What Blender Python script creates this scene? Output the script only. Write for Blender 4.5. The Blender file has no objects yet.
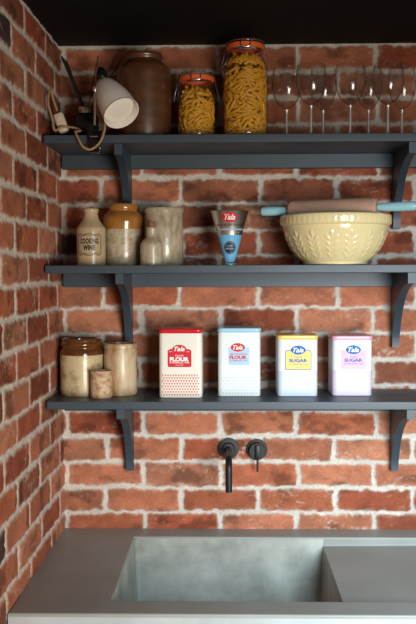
import bpy, bmesh, math, random
import numpy as np
from mathutils import Vector, Matrix

PI = math.pi
SC = bpy.context.scene
COL = SC.collection

# ------------------------------------------------------------------ camera
F_PX, PITCH, YAW, ROLL = 847.08, 0.04733, 0.02149, -0.00287
cam_d = bpy.data.cameras.new('camera')
cam = bpy.data.objects.new('camera', cam_d)
COL.objects.link(cam)
cam_d.sensor_fit = 'VERTICAL'
cam_d.sensor_height = 36.0
cam_d.lens = F_PX / 624 * 36.0
cam_d.clip_start = 0.02
fw = Vector((-math.sin(YAW) * math.cos(PITCH), math.cos(YAW) * math.cos(PITCH), -math.sin(PITCH)))
rt = Vector((math.cos(YAW), math.sin(YAW), 0))
up = rt.cross(fw)
rt, up = rt * math.cos(ROLL) + up * math.sin(ROLL), up * math.cos(ROLL) - rt * math.sin(ROLL)
M = Matrix((rt, up, -fw)).transposed().to_4x4()
M.translation = Vector((0.4759, -2.4513, 1.6526))
cam.matrix_world = M
SC.camera = cam

# ------------------------------------------------------------------ light
SC.view_settings.view_transform = 'Standard'
SC.view_settings.look = 'None'
SC.view_settings.gamma = 1.0
SC.view_settings.use_curve_mapping = False
SC.view_settings.exposure = 0.0

world = bpy.data.worlds.new('world')
SC.world = world
world.use_nodes = True
bgn = world.node_tree.nodes['Background']
bgn.inputs[0].default_value = (1.0, 0.80, 0.62, 1)
bgn.inputs[1].default_value = 0.17


def area(name, loc, target, sx, sy, power, color, spread=180):
    d = bpy.data.lights.new(name, 'AREA')
    d.shape = 'RECTANGLE'
    d.size, d.size_y = sx, sy
    d.energy = power
    d.color = color
    d.spread = math.radians(spread)
    o = bpy.data.objects.new(name, d)
    COL.objects.link(o)
    o.location = loc
    o.rotation_euler = (Vector(target) - Vector(loc)).to_track_quat('-Z', 'Y').to_euler()
    return o


area('window_daylight', (1.22, -2.0, 1.62), (1.04, -0.05, 0.84), 0.8, 0.7, 9.0, (0.70, 0.89, 1.0), 66)
area('room_fill', (1.40, -2.80, 1.10), (0.08, -0.30, 1.22), 0.9, 0.9, 13.5, (1.0, 0.90, 0.78), 80)  # added warm fill from behind the camera, brightens the left wall
SC.cycles.transparent_max_bounces = 24

# ------------------------------------------------------------------ helpers
random.seed(7)


def link(o):
    COL.objects.link(o)
    return o


def obj(name, bm, mats, parent=None, smooth=True, angle=35, weighted=False):
    me = bpy.data.meshes.new(name)
    if smooth:
        bm.normal_update()
        lim = math.radians(angle)
        for f in bm.faces:
            f.smooth = True
        for e in bm.edges:
            if len(e.link_faces) == 2 and e.calc_face_angle(0) > lim:
                e.smooth = False
    bm.to_mesh(me)
    bm.free()
    for m in (mats if isinstance(mats, (list, tuple)) else [mats]):
        me.materials.append(m)
    o = bpy.data.objects.new(name, me)
    link(o)
    if parent:
        o.parent = parent
    if weighted:
        w = o.modifiers.new('weighted', 'WEIGHTED_NORMAL')
        w.keep_sharp = True
    return o


def tag(o, label, cat, group=None):
    o['label'] = label
    o['category'] = cat
    if group:
        o['group'] = group
    return o


def thing(name, loc, label, cat, group=None, rz=0):
    o = bpy.data.objects.new(name, None)
    o.empty_display_size = 0.03
    link(o)
    o.location = loc
    o.rotation_euler = (0, 0, rz)
    return tag(o, label, cat, group)


def struct(o):
    o['kind'] = 'structure'
    return o


def box(bm, x0, x1, y0, y1, z0, z1, bev=0.0, seg=2):
    r = bmesh.ops.create_cube(bm, size=1.0)
    vs = r['verts']
    for v in vs:
        v.co = Vector(((x0 + x1) / 2 + v.co.x * (x1 - x0), (y0 + y1) / 2 + v.co.y * (y1 - y0), (z0 + z1) / 2 + v.co.z * (z1 - z0)))
    if bev:
        es = list({e for v in vs for e in v.link_edges})
        bmesh.ops.bevel(bm, geom=es, offset=bev, segments=seg, profile=0.5, affect='EDGES')
    return bm


def lathe(bm, prof, seg=48, cx=0, cy=0, M=None, mat=None):
    """profile [(r,z)...]; optional matrix; mat: function(index)->material index"""
    rings = []
    for r, z in prof:
        if r < 1e-6:
            rings.append([bm.verts.new((cx, cy, z))])
        else:
            rings.append([bm.verts.new((cx + r * math.cos(2 * PI * i / seg), cy + r * math.sin(2 * PI * i / seg), z)) for i in range(seg)])
    for k in range(len(rings) - 1):
        a, b = rings[k], rings[k + 1]
        for i in range(seg):
            j = (i + 1) % seg
            if len(a) == 1 and len(b) == 1:
                continue
            if len(a) == 1:
                f = bm.faces.new((a[0], b[j], b[i]))
            elif len(b) == 1:
                f = bm.faces.new((a[i], a[j], b[0]))
            else:
                f = bm.faces.new((a[i], a[j], b[j], b[i]))
            if mat:
                f.material_index = mat(k)
    if M is not None:
        for ring in rings:
            for v in ring:
                v.co = M @ v.co
    return bm


def smooth_prof(pts, n=6):
    """Catmull-Rom through 2D profile points"""
    out = []
    P = [pts[0]] + list(pts) + [pts[-1]]
    for i in range(1, len(P) - 2):
        p0, p1, p2, p3 = P[i - 1], P[i], P[i + 1], P[i + 2]
        for k in range(n):
            t = k / n
            out.append(tuple(0.5 * (2 * p1[a] + (p2[a] - p0[a]) * t + (2 * p0[a] - 5 * p1[a] + 4 * p2[a] - p3[a]) * t * t
                                    + (3 * p1[a] - p0[a] - 3 * p2[a] + p3[a]) * t ** 3) for a in range(len(p1))))
    out.append(tuple(pts[-1]))
    return out


def tube(bm, pts, r, seg=8, closed=False, smooth=0):
    pts = [tuple(p) for p in pts]
    if smooth and not closed:
        pts = smooth_prof(pts, smooth)
    P = [Vector(p) for p in pts]
    n = len(P)
    rings = []
    nrm = None
    for i in range(n):
        if closed:
            t = (P[(i + 1) % n] - P[i - 1]).normalized()
        else:
            t = (P[min(i + 1, n - 1)] - P[max(i - 1, 0)]).normalized()
        if nrm is None:
            a = Vector((0, 0, 1)) if abs(t.z) < 0.9 else Vector((1, 0, 0))
            nrm = t.cross(a).normalized()
        else:
            nrm = (nrm - t * nrm.dot(t)).normalized()
        b = t.cross(nrm)
        rr = r[i] if isinstance(r, (list, tuple)) else r
        rings.append([bm.verts.new(P[i] + (nrm * math.cos(2 * PI * k / seg) + b * math.sin(2 * PI * k / seg)) * rr) for k in range(seg)])
    m = n if closed else n - 1
    for i in range(m):
        a, b = rings[i], rings[(i + 1) % n]
        for k in range(seg):
            bm.faces.new((a[k], a[(k + 1) % seg], b[(k + 1) % seg], b[k]))
    if not closed:
        bm.faces.new(list(reversed(rings[0])))
        bm.faces.new(rings[-1])
    return bm


def axis_matrix(p, d):
    """local z along d, at p"""
    q = Vector(d).to_track_quat('Z', 'Y')
    m = q.to_matrix().to_4x4()
    m.translation = Vector(p)
    return m


def NB():
    return bmesh.new()


# ------------------------------------------------------------------ materials
def S(r, g, b):
    """sRGB 0-255 to linear"""
    f = lambda c: (c / 255 / 12.92) if c / 255 <= 0.04045 else ((c / 255 + 0.055) / 1.055) ** 2.4
    return (f(r), f(g), f(b), 1)


def mat(name, color, rough=0.5, metal=0.0, spec=0.5, coat=0.0, coat_rough=0.05, var=0.0, var_scale=20, color2=None, bump=0.0, bump_scale=80, stretch=None, half=0.22, mid=0.5):
    m = bpy.data.materials.new(name)
    m.use_nodes = True
    nt = m.node_tree
    b = nt.nodes['Principled BSDF']
    b.inputs['Base Color'].default_value = color
    b.inputs['Roughness'].default_value = rough
    b.inputs['Metallic'].default_value = metal
    b.inputs['Specular IOR Level'].default_value = spec
    b.inputs['Coat Weight'].default_value = coat
    b.inputs['Coat Roughness'].default_value = coat_rough
    tc = nt.nodes.new('ShaderNodeTexCoord')
    mp = nt.nodes.new('ShaderNodeMapping')
    nt.links.new(tc.outputs['Object'], mp.inputs[0])
    if stretch:
        mp.inputs['Scale'].default_value = stretch
    if var or color2:
        n = nt.nodes.new('ShaderNodeTexNoise')
        n.inputs['Scale'].default_value = var_scale
        n.inputs['Detail'].default_value = 5
        n.inputs['Roughness'].default_value = 0.6
        nt.links.new(mp.outputs[0], n.inputs['Vector'])
        cr = nt.nodes.new('ShaderNodeValToRGB')
        cr.color_ramp.elements[0].position = mid - half
        cr.color_ramp.elements[1].position = mid + half
        c2 = color2 or tuple(c * (1 - var) for c in color[:3]) + (1,)
        cr.color_ramp.elements[0].color = c2
        cr.color_ramp.elements[1].color = color
        nt.links.new(n.outputs['Fac'], cr.inputs['Fac'])
        nt.links.new(cr.outputs['Color'], b.inputs['Base Color'])
    if bump:
        n2 = nt.nodes.new('ShaderNodeTexNoise')
        n2.inputs['Scale'].default_value = bump_scale
        n2.inputs['Detail'].default_value = 4
        nt.links.new(mp.outputs[0], n2.inputs['Vector'])
        bp = nt.nodes.new('ShaderNodeBump')
        bp.inputs['Strength'].default_value = bump
        bp.inputs['Distance'].default_value = 0.004
        nt.links.new(n2.outputs['Fac'], bp.inputs['Height'])
        nt.links.new(bp.outputs['Normal'], b.inputs['Normal'])
    return m


def thin_glass(name, edge=(0.55, 0.57, 0.56), clear=0.96, gloss=1.0, base=0.045, start=0.25, rough=0.04):
    """thin blown glass: clear when seen square on, darker and more mirror-like at a grazing angle"""
    m = bpy.data.materials.new(name)
    m.use_nodes = True
    nt = m.node_tree
    nt.nodes.remove(nt.nodes['Principled BSDF'])
    out = nt.nodes['Material Output']
    lw = nt.nodes.new('ShaderNodeLayerWeight')
    lw.inputs['Blend'].default_value = 0.5
    ramp = nt.nodes.new('ShaderNodeValToRGB')
    ramp.color_ramp.elements[0].color = (clear, clear, clear, 1)
    ramp.color_ramp.elements[1].color = edge + (1,)
    ramp.color_ramp.elements[0].position = start
    tr = nt.nodes.new('ShaderNodeBsdfTransparent')
    gl = nt.nodes.new('ShaderNodeBsdfGlossy')
    gl.inputs['Roughness'].default_value = rough
    gl.inputs['Color'].default_value = (gloss, gloss, gloss, 1)
    pw = nt.nodes.new('ShaderNodeMath')
    pw.operation = 'POWER'
    pw.inputs[1].default_value = 4.0
    lf = nt.nodes.new('ShaderNodeLayerWeight')
    lf.inputs['Blend'].default_value = 0.5
    nt.links.new(lf.outputs['Facing'], pw.inputs[0])
    fr = nt.nodes.new('ShaderNodeMath')
    fr.operation = 'MULTIPLY_ADD'
    fr.inputs[1].default_value = 0.55
    fr.inputs[2].default_value = base
    nt.links.new(pw.outputs[0], fr.inputs[0])
    mx = nt.nodes.new('ShaderNodeMixShader')
    nt.links.new(lw.outputs['Facing'], ramp.inputs['Fac'])
    nt.links.new(ramp.outputs['Color'], tr.inputs['Color'])
    nt.links.new(fr.outputs[0], mx.inputs[0])
    nt.links.new(tr.outputs[0], mx.inputs[1])
    nt.links.new(gl.outputs[0], mx.inputs[2])
    nt.links.new(mx.outputs[0], out.inputs['Surface'])
    return m


def brick_mat():
    m = bpy.data.materials.new('brickwork')
    m.use_nodes = True
    nt = m.node_tree
    b = nt.nodes['Principled BSDF']
    at = nt.nodes.new('ShaderNodeAttribute')
    at.attribute_name = 'Col'
    tc = nt.nodes.new('ShaderNodeTexCoord')
    n = nt.nodes.new('ShaderNodeTexNoise')
    n.inputs['Scale'].default_value = 170
    n.inputs['Detail'].default_value = 4
    nt.links.new(tc.outputs['Object'], n.inputs['Vector'])
    mr = nt.nodes.new('ShaderNodeMapRange')
    mr.inputs[1].default_value = 0.3
    mr.inputs[2].default_value = 0.7
    mr.inputs[3].default_value = 0.84
    mr.inputs[4].default_value = 1.14
    nt.links.new(n.outputs['Fac'], mr.inputs[0])
    mul = nt.nodes.new('ShaderNodeVectorMath')
    mul.operation = 'SCALE'
    nt.links.new(at.outputs['Color'], mul.inputs[0])
    nt.links.new(mr.outputs[0], mul.inputs['Scale'])
    nt.links.new(mul.outputs[0], b.inputs['Base Color'])
    b.inputs['Roughness'].default_value = 0.85
    b.inputs['Specular IOR Level'].default_value = 0.25
    bp = nt.nodes.new('ShaderNodeBump')
    bp.inputs['Strength'].default_value = 0.2
    bp.inputs['Distance'].default_value = 0.003
    nt.links.new(n.outputs['Fac'], bp.inputs['Height'])
    nt.links.new(bp.outputs['Normal'], b.inputs['Normal'])
    return m


def concrete_mat(name, c1, c2, rough, scale=5):
    m = bpy.data.materials.new(name)
    m.use_nodes = True
    nt = m.node_tree
    b = nt.nodes['Principled BSDF']
    tc = nt.nodes.new('ShaderNodeTexCoord')
    n = nt.nodes.new('ShaderNodeTexNoise')
    n.inputs['Scale'].default_value = scale
    n.inputs['Detail'].default_value = 8
    n.inputs['Roughness'].default_value = 0.62
    n.inputs['Distortion'].default_value = 0.1
    nt.links.new(tc.outputs['Object'], n.inputs['Vector'])
    cr = nt.nodes.new('ShaderNodeValToRGB')
    cr.color_ramp.elements[0].position = 0.33
    cr.color_ramp.elements[1].position = 0.66
    cr.color_ramp.elements[0].color = c2
    cr.color_ramp.elements[1].color = c1
    nt.links.new(n.outputs['Fac'], cr.inputs['Fac'])
    nt.links.new(cr.outputs['Color'], b.inputs['Base Color'])
    b.inputs['Roughness'].default_value = rough
    b.inputs['Specular IOR Level'].default_value = 0.4
    bp = nt.nodes.new('ShaderNodeBump')
    bp.inputs['Strength'].default_value = 0.08
    bp.inputs['Distance'].default_value = 0.003
    nt.links.new(n.outputs['Fac'], bp.inputs['Height'])
    nt.links.new(bp.outputs['Normal'], b.inputs['Normal'])
    return m


MT = {}
MT['brick'] = brick_mat()
MT['ceiling'] = mat('black_paint', (0.004, 0.0045, 0.0055, 1), 0.7, spec=0.2)
MT['floor'] = mat('floor_boards', S(120, 105, 90), 0.6, var=0.4, var_scale=6)
MT['shelf'] = mat('slate_blue_paint', S(54, 68, 80), 0.45, spec=0.5, var=0.12, var_scale=30, bump=0.05, bump_scale=60)
MT['concrete'] = concrete_mat('smooth_concrete', S(154, 156, 151), S(141, 142, 137), 0.45, 4)
MT['basin'] = concrete_mat('cast_concrete', S(186, 188, 180), S(142, 143, 134), 0.5, 9)
MT['fascia'] = concrete_mat('pale_cast_concrete', S(184, 192, 195), S(160, 169, 172), 0.5, 6)
MT['black'] = mat('matt_black', (0.012, 0.012, 0.014, 1), 0.38, spec=0.5)
MT['tapdark'] = mat('dark_bronze_black', (0.010, 0.011, 0.013, 1), 0.42, spec=0.35)
MT['blackgloss'] = mat('gloss_black', (0.006, 0.006, 0.007, 1), 0.12)
MT['chrome'] = mat('chrome', (0.9, 0.9, 0.9, 1), 0.28, metal=1.0)
MT['wire'] = mat('steel_wire', (0.55, 0.55, 0.56, 1), 0.3, metal=1.0)
MT['reed'] = mat('black_reed', (0.01, 0.01, 0.01, 1), 0.6)
MT['shade'] = mat('white_enamel', S(240, 236, 231), 0.4)
MT['frost'] = mat('frosted_bulb', S(240, 234, 222), 0.4)
MT['cord'] = mat('braided_cord', S(172, 140, 100), 0.8, var=0.3, var_scale=300)
MT['switch'] = mat('cream_plastic', S(214, 200, 180), 0.4)
MT['crock'] = mat('brown_salt_glaze', S(100, 62, 35), 0.32, spec=0.8, coat=0.35, coat_rough=0.22, color2=S(62, 37, 23), var=0.4, var_scale=14, stretch=(1, 1, 2), bump=0.12, bump_scale=18)
MT['stone'] = mat('buff_stoneware', S(196, 176, 142), 0.28, coat=0.4, color2=S(176, 152, 116), var=0.1, var_scale=25, bump=0.04, bump_scale=60)
MT['stone2'] = mat('speckled_stoneware', S(196, 184, 160), 0.3, coat=0.35, color2=S(156, 134, 100), var=0.2, var_scale=60, half=0.14, mid=0.46, bump=0.05, bump_scale=60)
MT['stonegrey'] = mat('grey_stoneware', S(188, 176, 152), 0.3, coat=0.35, color2=S(150, 134, 106), var=0.2, var_scale=36, half=0.15, mid=0.46, stretch=(2, 2, 1), bump=0.06, bump_scale=40)
MT['amber'] = mat('amber_glaze', S(172, 120, 56), 0.18, coat=0.5, color2=S(146, 94, 38), var=0.2, var_scale=40)
MT['darkamber'] = mat('dark_brown_glaze', S(112, 66, 30), 0.15, coat=0.6, color2=S(74, 42, 22), var=0.3, var_scale=30)
MT['stained'] = mat('stained_stoneware', S(204, 184, 152), 0.4, coat=0.2, color2=S(150, 98, 48), var=0.3, var_scale=17, half=0.12, mid=0.46, stretch=(1.4, 1.4, 0.5), bump=0.05, bump_scale=60)
MT['buffold'] = mat('old_buff_stoneware', S(198, 180, 142), 0.35, coat=0.3, color2=S(128, 100, 62), var=0.3, var_scale=22, half=0.12, mid=0.42, bump=0.05, bump_scale=60)
MT['pinkstone'] = mat('pinkish_stoneware', S(206, 176, 142), 0.55, color2=S(160, 112, 80), var=0.3, var_scale=80, half=0.12, mid=0.47, bump=0.1, bump_scale=80)
MT['cork'] = mat('cork', S(158, 108, 76), 0.8, color2=S(120, 78, 52), var=0.3, var_scale=200)
MT['ink'] = mat('black_print', (0.015, 0.014, 0.013, 1), 0.4)
MT['jarglass'] = thin_glass('jar_glass', edge=(0.55, 0.55, 0.53), clear=0.96, base=0.06, start=0.5)
MT['wineglass'] = thin_glass('wine_glass', edge=(0.30, 0.29, 0.28), clear=0.96, base=0.08, start=0.45, rough=0.13)
MT['stemglass'] = thin_glass('stem_glass', edge=(0.45, 0.44, 0.43), clear=0.94, base=0.34, rough=0.35)
MT['gasket'] = mat('orange_rubber', S(226, 98, 46), 0.45)
MT['pasta'] = mat('yellow_pasta', S(222, 162, 42), 0.5, var=0.2, var_scale=120)
MT['bowl'] = mat('cream_yellow_glaze', S(240, 224, 172), 0.16, coat=0.5, color2=S(236, 218, 164), var=0.1, var_scale=12)
MT['bowlin'] = mat('white_glaze', S(235, 230, 215), 0.15)
MT['pinwood'] = mat('pale_beech', S(192, 156, 134), 0.5, color2=S(172, 136, 114), var=0.2, var_scale=14, stretch=(1, 8, 8))
MT['pinblue'] = mat('pale_blue_lacquer', S(158, 208, 220), 0.3)
MT['steel'] = mat('polished_steel', (0.80, 0.78, 0.74, 1), 0.32, metal=1.0)
MT['cupblue'] = mat('cup_blue', S(112, 184, 228), 0.25)
MT['cupline'] = mat('cup_pale_line', S(150, 190, 215), 0.3)
MT['red'] = mat('print_red', S(208, 30, 46), 0.5, spec=0.25)
MT['redlid'] = mat('lid_red', S(205, 30, 44), 0.22)
MT['white'] = mat('print_white', S(240, 238, 234), 0.5, spec=0.25)
MT['tincream'] = mat('tin_cream_enamel', S(230, 228, 216), 0.34, spec=0.35)
MT['tinwhite'] = mat('tin_white_enamel', S(222, 227, 228), 0.34, spec=0.35)
MT['tinband'] = mat('tin_band_grey', S(202, 211, 224), 0.34, spec=0.35)
MT['tinbandpink'] = mat('tin_band_lilac', S(214, 200, 214), 0.34, spec=0.35)
MT['redpale'] = mat('print_soft_red', S(214, 120, 110), 0.5, spec=0.25)
MT['greypale'] = mat('print_pale_grey', S(190, 206, 212), 0.5, spec=0.25)
MT['lidblue'] = mat('lid_pale_blue', S(160, 204, 226), 0.25)
MT['lidyellow'] = mat('lid_yellow', S(240, 206, 110), 0.25)
MT['lidpink'] = mat('lid_pink', S(234, 172, 198), 0.25)
MT['lblblue'] = mat('label_pale_blue', S(168, 208, 234), 0.5, spec=0.25)
MT['lblyellow'] = mat('label_yellow', S(248, 218, 120), 0.5, spec=0.25)
MT['lblpink'] = mat('label_pink', S(246, 186, 208), 0.5, spec=0.25)
MT['blue'] = mat('print_blue', S(20, 104, 180), 0.5, spec=0.25)
MT['bluetext'] = mat('print_blue_text', S(50, 110, 180), 0.5, spec=0.25)


# ------------------------------------------------------------------ numpy noise
def vnoise(x, y, seed):
    xi = np.floor(x).astype(np.int64)
    yi = np.floor(y).astype(np.int64)
    xf, yf = x - xi, y - yi

    def h(a, b):
        n = (a * 374761393 + b * 668265263 + seed * 1442695041) & 0xFFFFFFFF
        n = ((n ^ (n >> 13)) * 1274126177) & 0xFFFFFFFF
        n = n ^ (n >> 16)
        return (n & 0xFFFF) / 65535.0
    u, v = xf * xf * (3 - 2 * xf), yf * yf * (3 - 2 * yf)
    return (h(xi, yi) * (1 - u) + h(xi + 1, yi) * u) * (1 - v) + (h(xi, yi + 1) * (1 - u) + h(xi + 1, yi + 1) * u) * v


def fbm(x, y, seed, oct=4):
    s, a, t = 0, 0.5, 0
    for o in range(oct):
        s = s + a * vnoise(x * 2 ** o, y * 2 ** o, seed + o * 17)
        t += a
        a *= 0.5
    return s / t


def sst(a, b, x):
    t = np.clip((x - a) / (b - a), 0, 1)
    return t * t * (3 - 2 * t)


BR_Z0, BR_H, BR_L = 0.948, 0.0750, 0.22486
PAL = np.array([S(178, 102, 72)[:3], S(164, 86, 60)[:3], S(172, 106, 78)[:3], S(152, 80, 58)[:3], S(180, 112, 84)[:3], S(156, 92, 68)[:3], S(184, 120, 92)[:3]])
DARK = np.array(S(74, 52, 50)[:3])
MORTAR = np.array(S(196, 188, 178)[:3])


def brick_wall(name, u0, u1, z0, z1, step, odd_off, even_off, seed, place, dark=()):
    """bricks and mortar as one relief: u runs along the wall, z up"""
    nu, nz = int(round((u1 - u0) / step)) + 1, int(round((z1 - z0) / step)) + 1
    U, Z = np.meshgrid(np.linspace(u0, u1, nu), np.linspace(z0, z1, nz))
    U, Z = U.ravel(), Z.ravel()
    wu = U + (fbm(U * 45, Z * 45, seed, 3) - 0.5) * 0.010
    wz = Z + (fbm(U * 45 + 91, Z * 45, seed + 5, 3) - 0.5) * 0.010 + (fbm(U * 5, Z * 1.0, seed + 9, 2) - 0.5) * 0.006
    k = np.floor((wz - BR_Z0) / BR_H).astype(np.int64)
    off = np.where(k % 2 == 0, even_off, odd_off)
    n = np.floor((wu - off) / BR_L).astype(np.int64)

    def hsh(a, b, s):
        q = (a * 73856093 ^ b * 19349663 ^ (s + seed) * 83492791) & 0x7FFFFFFF
        q = (q ^ (q >> 13)) * 1274126177 & 0x7FFFFFFF
        q = q ^ (q >> 15)
        return (q & 0xFFFF) / 65535.0
    # perpends wander a little
    jl = (hsh(n, k, 3) - 0.5) * 0.012
    jr = (hsh(n + 1, k, 3) - 0.5) * 0.012
    left = off + n * BR_L + jl
    right = off + (n + 1) * BR_L + jr
    gu = 0.0070 + (hsh(n, k, 8) - 0.5) * 0.003
    gz = 0.0066 + (hsh(n, k, 9) - 0.5) * 0.004
    cu, hu = (left + right) / 2, (right - left) / 2 - gu
    czb = BR_Z0 + (k + 0.5) * BR_H + (hsh(n, k, 10) - 0.5) * 0.004
    hz = BR_H / 2 - gz
    rad = 0.007
    qx, qz = np.abs(wu - cu) - hu + rad, np.abs(wz - czb) - hz + rad
    sd = np.hypot(np.maximum(qx, 0), np.maximum(qz, 0)) + np.minimum(np.maximum(qx, qz), 0) - rad   # <0 inside
    # broken arrises
    sd = sd + (fbm(U * 70, Z * 70, seed + 21, 3) - 0.55) * 0.009
    m = 1 - sst(-0.0025, 0.0025, sd)
    # colour
    ci = (hsh(n, k, 1) * len(PAL)).astype(int) % len(PAL)
    br = PAL[ci] * (0.70 + 0.36 * hsh(n, k, 2))[:, None]
    isd = np.zeros(len(U), bool)
    for (dn, dk) in dark:
        isd |= (n == dn) & (k == dk)
    br = np.where(isd[:, None], DARK, br)
    f1 = fbm(U * 22, Z * 30, seed + 31, 4)
    f2 = fbm(U * 60, Z * 75, seed + 41, 4)
    f3 = 0.5 * fbm(U * 18, Z * 40, seed + 43, 3) + 0.5 * fbm(U * 120, Z * 150, seed + 47, 3)
    br = br * (0.48 + 0.62 * f1 + 0.30 * f2)[:, None]
    # burnt patches and pale lime bloom
    burn = sst(0.58, 0.72, fbm(U * 14 + 7, Z * 20, seed + 51, 4))
    br = br * (1 - 0.45 * burn)[:, None]
    chalky = hsh(n, k, 12) ** 2
    bloom = sst(0.60, 0.86, f3 + 0.14 * chalky - 0.05) * (0.25 + 0.45 * chalky) + 0.18 * sst(-0.008, 0.0, sd + (f2 - 0.5) * 0.012)
    bloom = np.clip(bloom, 0, 0.8)
    lime = np.array(S(204, 186, 170)[:3])
    br = br * (1 - bloom)[:, None] + lime * bloom[:, None]
    mo = MORTAR * (0.84 + 0.34 * fbm(U * 25 + 3, Z * 25, seed + 61, 4))[:, None]
    col = br * m[:, None] + mo * (1 - m)[:, None]
    col = np.clip(col, 0, 1)
    # relief
    h = m * (0.0045 + 0.0018 * (hsh(n, k, 14) - 0.5)) + (f2 - 0.5) * 0.0014 + (fbm(U * 120, Z * 120, seed + 71, 2) - 0.5) * 0.0004 - 0.0045
    P = place(U, Z, h)
    me = bpy.data.meshes.new(name)
    nf = (nu - 1) * (nz - 1)
    me.vertices.add(nu * nz)
    me.vertices.foreach_set('co', P.astype(np.float32).ravel())
    i, j = np.meshgrid(np.arange(nu - 1), np.arange(nz - 1))
    a = (j * nu + i).ravel()
    quads = np.stack([a, a + 1, a + 1 + nu, a + nu], 1)
    if name == 'wall_left':
        quads = quads[:, ::-1]
    me.loops.add(nf * 4)
    me.loops.foreach_set('vertex_index', quads.ravel().astype(np.int32))
    me.polygons.add(nf)
    me.polygons.foreach_set('loop_start', np.arange(0, nf * 4, 4, dtype=np.int32))
    me.polygons.foreach_set('use_smooth', np.ones(nf, bool))
    me.update(calc_edges=True)
    ca = me.color_attributes.new('Col', 'FLOAT_COLOR', 'POINT')
    ca.data.foreach_set('color', np.concatenate([col, np.ones((len(U), 1))], 1).astype(np.float32).ravel())
    me.validate()
    me.materials.append(MT['brick'])
    o = bpy.data.objects.new(name, me)
    link(o)
    return struct(o)


# ------------------------------------------------------------------ the room
CEIL = 2.303
brick_wall('wall_back', -0.012, 1.75, 0.86, CEIL, 0.0034, 0.2322, 0.2322 - BR_L / 2, 11,
           lambda U, Z, h: np.stack([U, -h, Z], 1), dark=[(-1, 10)])
# on the left wall u = y (negative towards the camera)
brick_wall('wall_left', -1.75, 0.012, 0.35, CEIL, 0.0042, -0.0637 - BR_L / 2, -0.0637, 23,
           lambda U, Z, h: np.stack([h + 0.015 * np.minimum(U, 0), U, Z], 1), dark=[(-3, 16), (-3, 1)])
bm = NB()
box(bm, -0.02, 1.75, -2.9, 0.02, CEIL - 0.002, CEIL + 0.06)
struct(obj('ceiling', bm, MT['ceiling'], smooth=False))
bm = NB()
box(bm, -0.02, 2.6, -3.2, 0.02, -0.05, 0.0)
struct(obj('floor', bm, MT['floor'], smooth=False))

# ------------------------------------------------------------------ worktop with sink
CT = 0.90
YF, YI, YB = -0.622, -0.545, -0.076
XB0, XB1, XR = 0.213, 0.750, 1.75


def skin(bm, quads, bevel=0.0):
    vm = {}
    for q in quads:
        vs = []
        for p in q:
            key = tuple(round(c, 5) for c in p)
            if key not in vm:
                vm[key] = bm.verts.new(p)
            vs.append(vm[key])
        bm.faces.new(vs)
    bmesh.ops.recalc_face_normals(bm, faces=bm.faces)
    return bm


bm = NB()
xs = [-0.008, XB0, XB1, 1.45, XR]
ys = [YF, YI, YB, -0.001]
q = []
for i in range(4):
    for j in range(3):
        if j == 1 and i in (1, 2):
            continue
        q.append([(xs[i], ys[j], CT), (xs[i + 1], ys[j], CT), (xs[i + 1], ys[j + 1], CT), (xs[i], ys[j + 1], CT)])
BOT = 0.74
for i in range(4):
    q.append([(xs[i], YF, CT), (xs[i], YF, CT - 0.008), (xs[i + 1], YF, CT - 0.008), (xs[i + 1], YF, CT)])
for x in (xs[0], XR):
    for j in range(3):
        q.append([(x, ys[j], CT), (x, ys[j], BOT), (x, ys[j + 1], BOT), (x, ys[j + 1], CT)])
# short upstands of the opening
for i in (1, 2):
    for y in (YI, YB):
        q.append([(xs[i], y, CT), (xs[i], y, CT - 0.006), (xs[i + 1], y, CT - 0.006), (xs[i + 1], y, CT)])
for x in (XB0, 1.45):
    q.append([(x, YI, CT), (x, YI, CT - 0.006), (x, YB, CT - 0.006), (x, YB, CT)])
skin(bm, q)
es = [e for e in bm.edges if len(e.link_faces) == 2 and e.calc_face_angle(0) > 0.6]
bmesh.ops.bevel(bm, geom=es, offset=0.004, segments=3, profile=0.5, affect='EDGES')
worktop = obj('concrete_worktop', bm, MT['concrete'], angle=60, weighted=True)
tag(worktop, 'grey concrete worktop with integral sink running along the back brick wall', 'worktop')
bm = NB()
box(bm, -0.008, XR, YF + 0.0005, YF + 0.05, BOT, CT - 0.008)
obj('front_edge', bm, MT['fascia'], worktop, smooth=False)
# basin
bm = NB()
zt, zb, ti = CT - 0.006, 0.66, 0.012
A = [(XB0, YI, zt), (XB1, YI, zt), (XB1, YB, zt), (XB0, YB, zt)]
D0 = CT - 0.026
A[1] = (XB1, YI, D0)
A[2] = (XB1, YB, D0)
B = [(XB0 + ti, YI - ti * -1, zb), (XB1 - ti, YI + ti, zb), (XB1 - ti, YB - ti, zb), (XB0 + ti, YB - ti, zb)]
q = [[B[0], B[1], B[2], B[3]]]
q.append([A[0], A[3], B[3], B[0]])
q.append([A[1], A[2], B[2], B[1]])
q.append([A[0], (XB1, YI, zt), A[1], B[1], B[0]])
q.append([A[3], (XB1, YB, zt), A[2], B[2], B[3]])
skin(bm, q)
es = [e for e in bm.edges if len(e.link_faces) == 2]
bmesh.ops.bevel(bm, geom=es, offset=0.014, segments=4, profile=0.5, affect='EDGES')
obj('basin', bm, MT['basin'], worktop, angle=60, weighted=True)
# drainer
bm = NB()
q = []
xd = 1.45
q.append([(XB1, YI, D0), (xd, YI, D0 + 0.006), (xd, YB, D0 + 0.006), (XB1, YB, D0)])
q.append([(XB1, YI, D0), (xd, YI, D0 + 0.006), (xd, YI, zt), (XB1, YI, zt)])
q.append([(XB1, YB, D0), (xd, YB, D0 + 0.006), (xd, YB, zt), (XB1, YB, zt)])
q.append([(xd, YI, D0 + 0.006), (xd, YB, D0 + 0.006), (xd, YB, zt), (xd, YI, zt)])
skin(bm, q)
es = [e for e in bm.edges if len(e.link_faces) == 2]
bmesh.ops.bevel(bm, geom=es, offset=0.004, segments=3, profile=0.5, affect='EDGES')
obj('drainer', bm, MT['concrete'], worktop, angle=60, weighted=True)

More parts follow.
